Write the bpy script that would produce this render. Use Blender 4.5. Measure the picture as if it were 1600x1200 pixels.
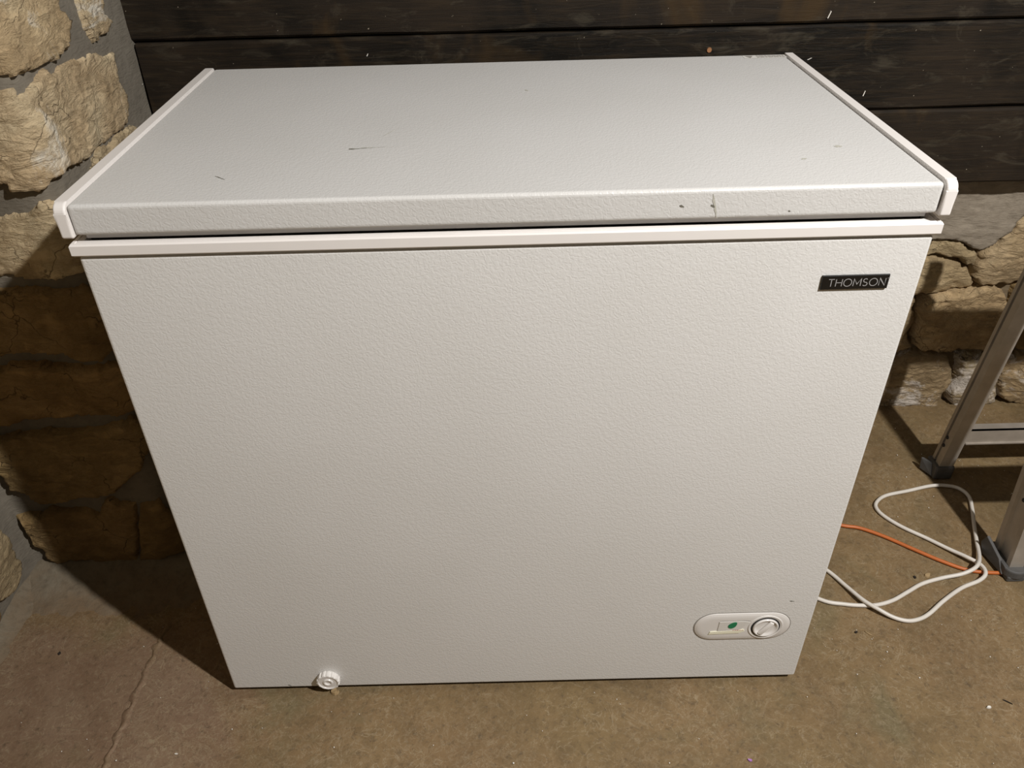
import bpy, bmesh, math, random
import numpy as np
from mathutils import Vector, Matrix, noise

for o in list(bpy.data.objects):
    bpy.data.objects.remove(o, do_unlink=True)
scn = bpy.context.scene
COL = scn.collection

# ------------------------------------------------------------------ camera
CAM = np.array([-0.0078, -0.7876, 1.1825])
PITCH, YAW, ROLL = -0.61345, 0.00490, 0.02819
FPX, CX, CY = 1240.34, 800 - 21.2, 600 - 7.9
def cam_rot():
    ca, sa = math.cos(PITCH), math.sin(PITCH)
    cb, sb = math.cos(YAW), math.sin(YAW)
    cc, sc = math.cos(ROLL), math.sin(ROLL)
    Rz = np.array([[cb, -sb, 0], [sb, cb, 0], [0, 0, 1]])
    Rx = np.array([[1, 0, 0], [0, ca, -sa], [0, sa, ca]])
    Ry = np.array([[cc, 0, sc], [0, 1, 0], [-sc, 0, cc]])
    return Rz @ Rx @ Ry
RC = cam_rot()
cd = bpy.data.cameras.new('camera')
cam = bpy.data.objects.new('camera', cd)
COL.objects.link(cam)
M = Matrix.Identity(4)
for i in range(3):
    M[i][0] = RC[i, 0]; M[i][1] = RC[i, 2]; M[i][2] = -RC[i, 1]; M[i][3] = CAM[i]
cam.matrix_world = M
cd.sensor_fit = 'HORIZONTAL'; cd.sensor_width = 36.0
cd.lens = FPX * 36.0 / 1600.0
cd.shift_x = 21.2 / 1600.0
cd.shift_y = -7.9 / 1600.0
cd.clip_start = 0.02
scn.camera = cam

# ------------------------------------------------------------------ world, light, exposure
w = bpy.data.worlds.new('world'); scn.world = w; w.use_nodes = True
bg = w.node_tree.nodes['Background']
bg.inputs[0].default_value = (1.0, 0.90, 0.74, 1); bg.inputs[1].default_value = 0.055
ld = bpy.data.lights.new('ceiling_bulb_light', 'POINT')
ld.energy = 240; ld.shadow_soft_size = 0.032; ld.color = (1.0, 0.968, 0.935)
lo = bpy.data.objects.new('ceiling_bulb_light', ld); COL.objects.link(lo)
lo.location = (1.09, -1.01, 2.19)
scn.view_settings.view_transform = 'Standard'
scn.view_settings.look = 'None'
scn.view_settings.exposure = 0.0
scn.view_settings.gamma = 1.0
scn.view_settings.use_curve_mapping = False

# ------------------------------------------------------------------ pixel -> ray helpers
def ray(u, v):
    return RC @ np.array([(u - CX) / FPX, 1.0, (CY - v) / FPX])
def hit(u, v, axis, val):
    d = ray(u, v); t = (val - CAM[axis]) / d[axis]
    return CAM + t * d
def on_floor(u, v, z=0.0): return hit(u, v, 2, z)

# ------------------------------------------------------------------ object helpers
WL = {}
def obj(name, bm, mat, parent=None, smooth=False, center=True):
    me = bpy.data.meshes.new(name)
    bmesh.ops.recalc_face_normals(bm, faces=bm.faces)
    c = Vector((0, 0, 0))
    if center and len(bm.verts):
        xs = [v.co for v in bm.verts]
        lo_ = Vector([min(p[i] for p in xs) for i in range(3)]); hi_ = Vector([max(p[i] for p in xs) for i in range(3)])
        c = (lo_ + hi_) / 2
        bmesh.ops.translate(bm, verts=bm.verts, vec=-c)
    for f in bm.faces: f.smooth = smooth
    bm.to_mesh(me); bm.free()
    if mat: me.materials.append(mat)
    o = bpy.data.objects.new(name, me); COL.objects.link(o)
    o.location = c; WL[o.name] = c.copy()
    if parent is not None:
        o.parent = parent
        o.matrix_parent_inverse = Matrix.Translation(-WL[parent.name])
    return o
def empty(name, loc):
    o = bpy.data.objects.new(name, None); COL.objects.link(o)
    o.location = loc; WL[o.name] = Vector(loc); o.empty_display_size = 0.05
    return o
def tag(o, label, cat=None, group=None, kind=None):
    o['label'] = label
    if cat: o['category'] = cat
    if group: o['group'] = group
    if kind: o['kind'] = kind
    return o
def add_box(bm, x0, x1, y0, y1, z0, z1, bev=0.0, seg=2):
    r = bmesh.ops.create_cube(bm, size=1.0)
    vs = r['verts']
    for v in vs:
        v.co = Vector((x0 + (v.co.x + .5) * (x1 - x0), y0 + (v.co.y + .5) * (y1 - y0), z0 + (v.co.z + .5) * (z1 - z0)))
    if bev > 0:
        es = list({e for v in vs for e in v.link_edges})
        bmesh.ops.bevel(bm, geom=es, offset=bev, segments=seg, profile=0.5, affect='EDGES')
def box(x0, x1, y0, y1, z0, z1, bev=0.0, seg=2):
    bm = bmesh.new(); add_box(bm, x0, x1, y0, y1, z0, z1, bev, seg); return bm
def prism(pts, vec, bev=0.0, seg=2):
    """closed polygon (3D points) extruded by vec"""
    bm = bmesh.new()
    a = [bm.verts.new(p) for p in pts]
    b = [bm.verts.new(Vector(p) + Vector(vec)) for p in pts]
    n = len(pts)
    bm.faces.new(a); bm.faces.new(b[::-1])
    for i in range(n):
        bm.faces.new((a[i], b[i], b[(i + 1) % n], a[(i + 1) % n]))
    if bev > 0:
        es = [e for e in bm.edges if (e.verts[0] in a) == (e.verts[1] in a)]
        bmesh.ops.bevel(bm, geom=es, offset=bev, segments=seg, profile=0.5, affect='EDGES')
    return bm
def catmull(P, n=8):
    P = [np.array(p, float) for p in P]; out = []
    for i in range(len(P) - 1):
        p0 = P[max(i - 1, 0)]; p1 = P[i]; p2 = P[i + 1]; p3 = P[min(i + 2, len(P) - 1)]
        for k in range(n):
            t = k / n
            out.append(.5 * ((2 * p1) + (-p0 + p2) * t + (2 * p0 - 5 * p1 + 4 * p2 - p3) * t * t + (-p0 + 3 * p1 - 3 * p2 + p3) * t ** 3))
    out.append(P[-1]); return out
def tube(path, r, seg=10):
    bm = bmesh.new(); rings = []
    P = [Vector(p) for p in path]
    for i, p in enumerate(P):
        t = (P[min(i + 1, len(P) - 1)] - P[max(i - 1, 0)]).normalized()
        up = Vector((0, 0, 1))
        if abs(t.z) > .95: up = Vector((1, 0, 0))
        a = t.cross(up).normalized(); b = a.cross(t)
        rings.append([bm.verts.new(p + r * (math.cos(2 * math.pi * k / seg) * a + math.sin(2 * math.pi * k / seg) * b)) for k in range(seg)])
    for i in range(len(rings) - 1):
        for k in range(seg):
            bm.faces.new((rings[i][k], rings[i][(k + 1) % seg], rings[i + 1][(k + 1) % seg], rings[i + 1][k]))
    bm.faces.new(rings[0]); bm.faces.new(rings[-1][::-1])
    return bm
def lathe_y(prof, cx, cz, y0, n=48, rib=None):
    """profile [(radius, -y offset)] revolved about an axis along -Y through (cx, cz)"""
    bm = bmesh.new(); rings = []
    for j, (r, d) in enumerate(prof):
        ring = []
        for k in range(n):
            a = 2 * math.pi * k / n
            rr = r * (rib(a) if (rib and rib.__code__.co_argcount == 1 and j in RIBS) else 1)
            ring.append(bm.verts.new((cx + rr * math.cos(a), y0 - d, cz + rr * math.sin(a))))
        rings.append(ring)
    for i in range(len(rings) - 1):
        for k in range(n):
            bm.faces.new((rings[i][k], rings[i][(k + 1) % n], rings[i + 1][(k + 1) % n], rings[i + 1][k]))
    bm.faces.new(rings[-1]); bm.faces.new(rings[0][::-1])
    return bm
RIBS = set()

# ------------------------------------------------------------------ materials
class NT:
    def __init__(s, name):
        s.m = bpy.data.materials.new(name); s.m.use_nodes = True
        s.t = s.m.node_tree; s.b = s.t.nodes['Principled BSDF']
    def n(s, typ, **kw):
        nd = s.t.nodes.new(typ)
        for k, v in kw.items():
            if k in nd.inputs.keys(): nd.inputs[k].default_value = v
            else: setattr(nd, k, v)
        return nd
    def l(s, a, b): s.t.links.new(a, b)
    def coord(s, scale=(1, 1, 1), rand=False, kind='Object'):
        tc = s.n('ShaderNodeTexCoord'); mp = s.n('ShaderNodeMapping')
        mp.inputs['Scale'].default_value = scale
        s.l(tc.outputs[kind], mp.inputs['Vector'])
        if rand:
            oi = s.n('ShaderNodeObjectInfo')
            mu = s.n('ShaderNodeMath', operation='MULTIPLY'); mu.inputs[1].default_value = 37.0
            s.l(oi.outputs['Random'], mu.inputs[0])
            cb = s.n('ShaderNodeCombineXYZ')
            for k in range(3): s.l(mu.outputs[0], cb.inputs[k])
            s.l(cb.outputs[0], mp.inputs['Location'])
        return mp.outputs[0]
    def noise(s, vec, scale, detail=4, rough=.55, dist=0.0):
        nd = s.n('ShaderNodeTexNoise'); nd.inputs['Scale'].default_value = scale
        nd.inputs['Detail'].default_value = detail; nd.inputs['Roughness'].default_value = rough
        nd.inputs['Distortion'].default_value = dist
        s.l(vec, nd.inputs['Vector']); return nd.outputs['Fac']
    def ramp(s, fac, stops, interp='LINEAR'):
        nd = s.n('ShaderNodeValToRGB'); nd.color_ramp.interpolation = interp
        e = nd.color_ramp.elements
        while len(e) < len(stops): e.new(.5)
        for i, (p, c) in enumerate(stops):
            e[i].position = p
            e[i].color = (c, c, c, 1) if not hasattr(c, '__len__') else (*c, 1)
        s.l(fac, nd.inputs[0]); return nd.outputs[0]
    def mix(s, fac, a, b, mode='MIX'):
        nd = s.n('ShaderNodeMix', data_type='RGBA', blend_type=mode)
        if hasattr(fac, 'is_linked'): s.l(fac, nd.inputs[0])
        else: nd.inputs[0].default_value = fac
        for i, x in ((6, a), (7, b)):
            if hasattr(x, 'is_linked'): s.l(x, nd.inputs[i])
            else: nd.inputs[i].default_value = (*x, 1)
        return nd.outputs[2]
    def math(s, op, a, b=None, c=None):
        nd = s.n('ShaderNodeMath', operation=op)
        for i, x in enumerate((a, b, c)):
            if x is None: continue
            if hasattr(x, 'is_linked'): s.l(x, nd.inputs[i])
            else: nd.inputs[i].default_value = x
        return nd.outputs[0]
    def bump(s, h, dist, strength=1.0, prev=None):
        nd = s.n('ShaderNodeBump'); nd.inputs['Distance'].default_value = dist
        nd.inputs['Strength'].default_value = strength
        s.l(h, nd.inputs['Height'])
        if prev is not None: s.l(prev, nd.inputs['Normal'])
        return nd.outputs[0]
    def done(s, col, rough=.6, normal=None, metallic=0.0, spec=.5):
        for k, x in (('Base Color', col), ('Roughness', rough)):
            if hasattr(x, 'is_linked'): s.l(x, s.b.inputs[k])
            elif hasattr(x, '__len__'): s.b.inputs[k].default_value = (*x, 1)
            else: s.b.inputs[k].default_value = x
        s.b.inputs['Metallic'].default_value = metallic
        s.b.inputs['Specular IOR Level'].default_value = spec
        if normal is not None: s.l(normal, s.b.inputs['Normal'])
        return s.m

def mat_plain(name, col, rough=.5, metallic=0.0, var=.06, spec=.5, nscale=40):
    t = NT(name); v = t.coord()
    nz = t.noise(v, nscale, 3)
    lo_ = tuple(c * (1 - var) for c in col); hi_ = tuple(min(1, c * (1 + var)) for c in col)
    return t.done(t.ramp(nz, [(.3, lo_), (.7, hi_)]), rough, None, metallic, spec)

def mat_enamel(name, k):
    t = NT(name); v = t.coord()
    n1 = t.noise(v, 235, 0.6, .4, 1.1)
    h = t.ramp(n1, [(.36, 0.0), (.62, 1.0)], 'EASE')
    b = t.bump(h, .00026, .42)
    big = t.noise(v, 5, 3)
    col = t.ramp(big, [(.3, tuple(k * c for c in (.705, .697, .675))), (.7, tuple(k * c for c in (.735, .728, .71)))])
    return t.done(col, .40, b, 0, .5)
def mat_stone(name, pale, mid, dark, white=0.0, wcol=(.52, .49, .43)):
    t = NT(name); v = t.coord(rand=True)
    n1 = t.noise(v, 9, 6, .62, .4); n2 = t.noise(v, 38, 6, .65, .2); n3 = t.noise(v, 160, 4, .6)
    vs = t.coord((1, 1, 2.6), rand=True); n4 = t.noise(vs, 22, 6, .72, 1.3)
    col = t.ramp(n1, [(.28, dark), (.5, mid), (.72, pale)])
    col = t.mix(t.ramp(n2, [(.46, 0.0), (.72, .55)]), col, dark)
    col = t.mix(t.ramp(n4, [(.58, 0.0), (.70, .55)]), col, pale)
    oi = t.n('ShaderNodeObjectInfo')
    hue = t.ramp(oi.outputs['Random'], [(0, (1.06, .98, .90)), (.35, (.95, .95, .92)), (.7, (1.05, 1.0, .97)), (1, (.93, .92, .86))])
    col = t.mix(1.0, col, hue, 'MULTIPLY')
    if white:
        nw = t.noise(v, 7.5, 7, .7, .9)
        col = t.mix(t.ramp(nw, [(1 - white - .03, 0.0), (1 - white + .05, .9)]), col, wcol)
    # thin dark cracks, only here and there
    vo = t.n('ShaderNodeTexVoronoi', feature='DISTANCE_TO_EDGE'); vo.inputs['Scale'].default_value = 11
    wv = t.n('ShaderNodeMix', data_type='VECTOR'); wv.inputs[0].default_value = .09
    nz = t.n('ShaderNodeTexNoise'); nz.inputs['Scale'].default_value = 14; nz.inputs['Detail'].default_value = 4
    t.l(v, nz.inputs['Vector']); t.l(v, wv.inputs[4]); t.l(nz.outputs['Color'], wv.inputs[5]); t.l(wv.outputs[1], vo.inputs['Vector'])
    crk = t.math('MULTIPLY', t.ramp(vo.outputs['Distance'], [(0.0, 1.0), (.012, 0.0)]), t.ramp(n1, [(.47, 0.0), (.56, .85)]))
    col = t.mix(crk, col, tuple(.3 * c for c in dark))
    nf = t.noise(vs, 17, 9, .62, .5)
    fl = t.math('ABSOLUTE', t.math('SUBTRACT', nf, .5))
    col = t.mix(t.ramp(fl, [(0.0, .5), (.02, 0.0)]), col, dark)
    hgt = t.math('SUBTRACT', t.math('ADD', n4, t.math('MULTIPLY', t.ramp(fl, [(0.0, 0.0), (.10, 1.0)]), .7)), t.math('MULTIPLY', crk, .5))
    b = t.bump(hgt, .006, .7); b = t.bump(n2, .0035, .9, b); b = t.bump(n3, .0008, .7, b)
    return t.done(col, .9, b, 0, .25)
def mat_mortar(name, a, c):
    t = NT(name); v = t.coord()
    n1 = t.noise(v, 10, 5, .6); n2 = t.noise(v, 60, 5, .6); n3 = t.noise(v, 420, 3, .6)
    vs = t.coord((1, 1, 4)); n4 = t.noise(vs, 30, 4, .6, 1.2)
    col = t.ramp(n1, [(.3, a), (.7, c)])
    col = t.mix(t.ramp(n2, [(.45, 0.0), (.75, .5)]), col, tuple(x * .7 for x in a))
    b = t.bump(n4, .004, .5); b = t.bump(n2, .002, .6, b); b = t.bump(n3, .0006, .6, b)
    return t.done(col, .92, b, 0, .2)
def mat_plank():
    t = NT('dark_weathered_plank'); v = t.coord((.6, 1, 9), rand=True); v2 = t.coord(rand=True)
    g = t.noise(v, 16, 6, .65, .8); g2 = t.noise(v, 70, 4, .6)
    big = t.noise(v2, 3.2, 4, .6, .5); sc = t.noise(t.coord((1, 1, 3), rand=True), 9, 6, .68, 1.5)
    oi = t.n('ShaderNodeObjectInfo')
    base = t.ramp(oi.outputs['Random'], [(0, (.014, .010, .0065)), (1, (.023, .0165, .011))])
    col = t.mix(t.ramp(big, [(.40, .85), (.56, 0.0)]), base, (.005, .0045, .0035))
    col = t.mix(t.ramp(g, [(.45, 0.0), (.75, .55)]), col, (.042, .028, .015))
    br = t.noise(t.coord((1, 1, .6), rand=True), 5.5, 4, .6, .8)
    col = t.mix(t.ramp(br, [(.56, 0.0), (.70, .75)]), col, (.050, .030, .012))
    col = t.mix(t.ramp(sc, [(.55, 0.0), (.70, .6)]), col, (.060, .050, .034))
    sp = t.noise(v2, 130, 2, .5)
    col = t.mix(t.ramp(sp, [(.765, 0.0), (.80, .9)]), col, (.36, .31, .23))
    b = t.bump(g, .0015, .6); b = t.bump(g2, .0008, .6, b)
    return t.done(col, t.ramp(big, [(.35, .5), (.6, .75)]), b, 0, .15)
def mat_floor():
    t = NT('stained_concrete'); v = t.coord()
    n0 = t.noise(v, 1.6, 4, .6, .5); n1 = t.noise(v, 6.5, 6, .65, .6); n2 = t.noise(v, 34, 6, .68, .5); n3 = t.noise(v, 300, 4, .6)
    col = t.ramp(n1, [(.30, (0.135, 0.095, 0.044)), (.5, (0.197, 0.135, 0.062)), (.72, (0.252, 0.178, 0.086))])
    col = t.mix(t.ramp(n0, [(.40, 0.0), (.62, .55)]), col, (0.228, 0.140, 0.072))
    n5 = t.noise(v, 4.2, 5, .6, 1.0)
    col = t.mix(t.ramp(n5, [(.54, 0.0), (.70, .6)]), col, (0.146, 0.127, 0.067))
    col = t.mix(t.ramp(n2, [(.50, 0.0), (.72, .55)]), col, (0.099, 0.067, 0.030))
    # reddish stain between the pier and the freezer
    sp_ = t.n('ShaderNodeSeparateXYZ'); geo = t.n('ShaderNodeNewGeometry'); t.l(geo.outputs['Position'], sp_.inputs[0])
    ex = t.math('POWER', t.math('DIVIDE', t.math('ADD', sp_.outputs['X'], .75), .42), 2.0); ey = t.math('POWER', t.math('DIVIDE', t.math('ADD', sp_.outputs['Y'], .02), .22), 2.0)
    rr = t.math('ADD', t.math('SQRT', t.math('ADD', ex, ey)), t.math('MULTIPLY', t.math('SUBTRACT', n5, .5), 1.6))
    col = t.mix(t.ramp(rr, [(.45, .8), (1.05, 0.0)]), col, t.ramp(n1, [(.3, (.175, .105, .066)), (.7, (.245, .165, .112))]))
    n6 = t.noise(v, 95, 5, .7, .4)
    col = t.mix(t.ramp(n6, [(.28, .75), (.46, 0.0)]), col, (.085, .060, .035))
    col = t.mix(t.ramp(n6, [(.56, 0.0), (.74, .6)]), col, (.29, .235, .155))
    rn = t.noise(v, 24, 5, .6, 1.4)
    rid = t.math('ABSOLUTE', t.math('SUBTRACT', rn, .5))
    col = t.mix(t.math('MULTIPLY', t.ramp(rid, [(0.0, .65), (.016, 0.0)]), t.ramp(n1, [(.38, .25), (.58, 1.0)])), col, (.345, .275, .175))
    rn2 = t.noise(v, 62, 4, .6, 1.0)
    rid2 = t.math('ABSOLUTE', t.math('SUBTRACT', rn2, .5))
    col = t.mix(t.math('MULTIPLY', t.ramp(rid2, [(0.0, .38), (.03, 0.0)]), t.ramp(n0, [(.42, .15), (.6, 1.0)])), col, (.335, .265, .17))
    sp = t.noise(v, 150, 3, .6)
    col = t.mix(t.ramp(sp, [(.68, 0.0), (.74, .5)]), col, (0.386, 0.302, 0.164))
    b = t.bump(n1, .008, .35); b = t.bump(n2, .003, .5, b); b = t.bump(n3, .0007, .6, b)
    return t.done(col, t.ramp(n1, [(.3, .62), (.7, .85)]), b, 0, .35)
def mat_metal():
    t = NT('dull_aluminium'); v = t.coord((40, 40, 2)); n = t.noise(v, 4, 3)
    v2 = t.coord(); n2 = t.noise(v2, 30, 4)
    col = t.ramp(n2, [(.3, (.40, .36, .31)), (.7, (.50, .455, .40))])
    return t.done(col, .5, t.bump(n, .0004, .4), .55, .5)

ENAMEL = mat_enamel('white_embossed_enamel', 1.0)
LIDENAMEL = mat_enamel('dimmed_embossed_enamel', .88)  # same enamel darkened in colour to tone down the lit lid top
TRIM = mat_plain('white_plastic', (.82, .785, .755), .32, var=.01)
LIDCAP = mat_plain('white_cap_plastic', (.80, .765, .735), .35, var=.01)
KNOB = mat_plain('white_gloss_plastic', (.80, .775, .745), .22, var=.01)
PANEL = mat_plain('white_panel_plastic', (.74, .715, .685), .38, var=.01)
GASKET = mat_plain('grey_rubber_gasket', (.56, .54, .52), .6, var=.05)
BLACK = mat_plain('black_gloss_plastic', (.006, .006, .006), .25, var=.2)
DARK = mat_plain('black_plastic_and_shade', (.012, .011, .010), .7, var=.2)  # feet plastic, also the painted shadow under the body
SILVER = mat_plain('silver_print', (.34, .335, .33), .45, var=.02)
GREEN = mat_plain('green_lens', (.004, .20, .085), .3, var=.03)
CREAM = mat_plain('cream_print', (.86, .84, .66), .5, var=.02)
PRINT_SHADE = mat_plain('grey_print_and_shade', (.26, .24, .215), .7, var=.05)  # label print, also the painted shade line at the indicator window
PALELBL = mat_plain('pale_label', (.70, .68, .64), .5, var=.02)
REDP = mat_plain('red_print', (.55, .16, .13), .5, var=.02)
SCUFF = mat_plain('grey_scuff', (.15, .14, .11), .8, var=.3, nscale=300)
SMUDGE = mat_plain('pale_smudge', (.46, .45, .39), .7, var=.15, nscale=300)
CORD = mat_plain('white_cord_rubber', (.70, .66, .60), .42, var=.05)
ORANGE = mat_plain('orange_cord_rubber', (.50, .135, .030), .45, var=.08)
RUBBER = mat_plain('grey_rubber_foot', (.085, .083, .080), .6, var=.15)
METAL = mat_metal()
RIVET = mat_plain('dark_rivet', (.05, .045, .04), .5, .6)
STONE_A = mat_stone('limestone_tan', (.66, .57, .385), (.545, .435, .275), (.32, .235, .135), .38, (.78, .73, .62))
STONE_B = mat_stone('limestone_brown', (.38, .27, .135), (.29, .20, .09), (.17, .11, .046))
STONE_C = mat_stone('limestone_grey_tan', (.56, .46, .295), (.43, .335, .20), (.26, .195, .112))
STONE_W = mat_stone('limestone_white_crust', (.48, .39, .24), (.36, .275, .16), (.21, .155, .085), .49, (.66, .60, .53))
MORTAR = mat_mortar('grey_mortar', (.156, .137, .108), (.203, .181, .145))
MORTAR_B = mat_mortar('brown_mortar', (.15, .115, .07), (.20, .155, .10))
PLASTER = mat_mortar('brushed_grey_mortar', (.245, .208, .160), (.315, .27, .212))
def mat_fillet():
    t = NT('dusty_smeared_mortar'); v = t.coord(); g_ = t.n('ShaderNodeTexCoord'); sx = t.n('ShaderNodeSeparateXYZ'); t.l(g_.outputs['Generated'], sx.inputs[0])
    n1 = t.noise(v, 14, 6, .65, .6); n2 = t.noise(v, 70, 5, .65); n3 = t.noise(v, 350, 3, .6)
    f = t.math('ADD', t.math('POWER', sx.outputs['Z'], .5), t.math('MULTIPLY', t.math('SUBTRACT', n1, .5), 1.1))
    col = t.mix(t.ramp(f, [(.22, 0.0), (.85, 1.0)]), (.200, .140, .085), t.ramp(n1, [(.3, (.175, .146, .104)), (.7, (.235, .203, .150))]))
    col = t.mix(t.ramp(n2, [(.48, 0.0), (.72, .5)]), col, (.10, .08, .055))
    b = t.bump(n1, .006, .5); b = t.bump(n2, .002, .7, b); b = t.bump(n3, .0006, .6, b)
    return t.done(col, .9, b, 0, .2)
FILLET = mat_fillet()
PLANK = mat_plank()
FLOOR = mat_floor()
NAIL = mat_plain('rusty_nail', (.42, .21, .10), .5, .5, .2)
CHIPW = mat_plain('white_chip', (.75, .72, .66), .7)
CHIPT = mat_plain('tan_chip', (.38, .27, .14), .8)
CHIPD = mat_plain('dark_chip', (.02, .014, .01), .8)
CHIPP = mat_plain('purple_chip', (.42, .20, .52), .5)

# ------------------------------------------------------------------ floor
rnd = random.Random(7)
def fbm(x, y, z, f, o=4):
    return noise.fractal(Vector((x * f, y * f, z * f)), 1.0, 2.0, o, noise_basis='PERLIN_ORIGINAL')
bm = bmesh.new()
X0, X1, Y0, Y1, ST = -1.0, 2.5, -2.4, 0.80, 0.04
nx = int(round((X1 - X0) / ST)); ny = int(round((Y1 - Y0) / ST))
g = [[bm.verts.new((X0 + i * ST, Y0 + j * ST, -0.0012 + 0.0012 * fbm(X0 + i * ST, Y0 + j * ST, .3, 5))) for j in range(ny + 1)] for i in range(nx + 1)]
for i in range(nx):
    for j in range(ny):
        bm.faces.new((g[i][j], g[i + 1][j], g[i + 1][j + 1], g[i][j + 1]))
floor = obj('floor', bm, FLOOR, smooth=True)
tag(floor, 'stained brown concrete basement floor', 'floor', kind='structure')
# raised seam left of the freezer
def ribbon(path, wid, hgt, jit):
    bm = bmesh.new(); L = []
    for i, p in enumerate(path):
        a = Vector(path[max(i - 1, 0)]); b = Vector(path[min(i + 1, len(path) - 1)])
        t = (b - a); t.z = 0; t.normalize(); s = Vector((-t.y, t.x, 0))
        ww = wid * (1 + jit * rnd.uniform(-1, 1)); hh = hgt * (1 + jit * rnd.uniform(-1, 1))
        c = Vector(p)
        L.append([bm.verts.new(c + s * ww * k + Vector((0, 0, hh * h))) for k, h in ((-1, -.9), (-.4, .55), (0.05, 1), (.45, .5), (1, -.9))])
    for i in range(len(L) - 1):
        for k in range(4):
            bm.faces.new((L[i][k], L[i][k + 1], L[i + 1][k + 1], L[i + 1][k]))
    return bm
seam_px = [(262, 975), (250, 1000), (243, 1015), (228, 1050), (212, 1085), (200, 1115), (186, 1145), (170, 1180), (160, 1205), (140, 1260), (120, 1330)]
sp = catmull([on_floor(*p) for p in seam_px], 6)
obj('floor_seam', ribbon([(p[0] + .002 * math.sin(i), p[1], 0.0002) for i, p in enumerate(sp)], .006, .0016, .45), FLOOR, floor, True)

# ------------------------------------------------------------------ stone walls
PX, PY, IX = -0.634, 0.290, -0.925      # pier arris x / y and inner corner x
YB = 0.765                               # back wall mortar plane
def bez(a, b, c, t):
    p = (1 - t) ** 2 * a + 2 * t * (1 - t) * b + t * t * c
    d = 2 * (1 - t) * (b - a) + 2 * t * (c - b)
    return p, d
def left_profile(s):
    """unrolled: s>0 pier side going back, -0.285<s<0 pier front, s<-0.285 left wall going to the camera -> pos xy, outward normal"""
    r, q = .035, .03; w_ = PX - IX
    if s >= r: p = np.array([PX, PY + s]); d = np.array([0., 1.])
    elif s > -r:
        p, d = bez(np.array([PX - r, PY]), np.array([PX, PY]), np.array([PX, PY + r]), (s + r) / (2 * r))
    elif s >= -w_ + q: p = np.array([PX + s, PY]); d = np.array([1., 0.])
    elif s > -w_ - q:
        p, d = bez(np.array([IX, PY - q]), np.array([IX, PY]), np.array([IX + q, PY]), (s + w_ + q) / (2 * q))
    else: p = np.array([IX, PY + (s + w_)]); d = np.array([0., 1.])
    d = d / np.linalg.norm(d)
    return p, np.array([d[1], -d[0]])
def surf_left(s, z, h):
    p, n = left_profile(s); return Vector((p[0] + n[0] * h, p[1] + n[1] * h, z))
def surf_back(s, z, h): return Vector((s, YB - h, z))
def px_left(u, v, face=None, off=.012):
    if face != 'wall':
        P = hit(u, v, 0, PX + off)
        if P[1] >= PY - off: return (P[1] - PY, P[2])
        P = hit(u, v, 1, PY - off)
        return (min(P[0] - PX, 0), P[2])
    P = hit(u, v, 0, IX + off)
    return (P[1] - PY - (PX - IX), P[2])
def px_back(u, v, off=.03):
    P = hit(u, v, 1, YB - off); return (P[0], P[2])

def resample(poly, n):
    P = [np.array(p, float) for p in poly]; P.append(P[0])
    L = [np.linalg.norm(P[i + 1] - P[i]) for i in range(len(P) - 1)]; T = sum(L)
    out = []; i = 0; acc = 0
    for k in range(n):
        d = T * k / n
        while acc + L[i] < d: acc += L[i]; i += 1
        out.append(P[i] + (P[i + 1] - P[i]) * ((d - acc) / max(L[i], 1e-9)))
    return out
def sdist(poly, G):
    """signed distance (positive inside) of points G (n,2) to a polygon"""
    P = np.array(poly, float); Q = np.roll(P, -1, axis=0)
    d = np.full(len(G), 1e9); ins = np.zeros(len(G), bool)
    for p, q in zip(P, Q):
        e = q - p; w_ = G - p
        t = np.clip((w_ @ e) / max(e @ e, 1e-12), 0, 1)
        d = np.minimum(d, np.linalg.norm(w_ - t[:, None] * e, axis=1))
        c1 = (p[1] <= G[:, 1]) & (q[1] > G[:, 1]); c2 = (p[1] > G[:, 1]) & (q[1] <= G[:, 1])
        cr = e[0] * w_[:, 1] - e[1] * w_[:, 0]
        ins ^= (c1 & (cr > 0)) | (c2 & (cr < 0))
    return np.where(ins, d, -d)
def sstep(x): x = min(max(x, 0.0), 1.0); return x * x * (3 - 2 * x)
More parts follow.
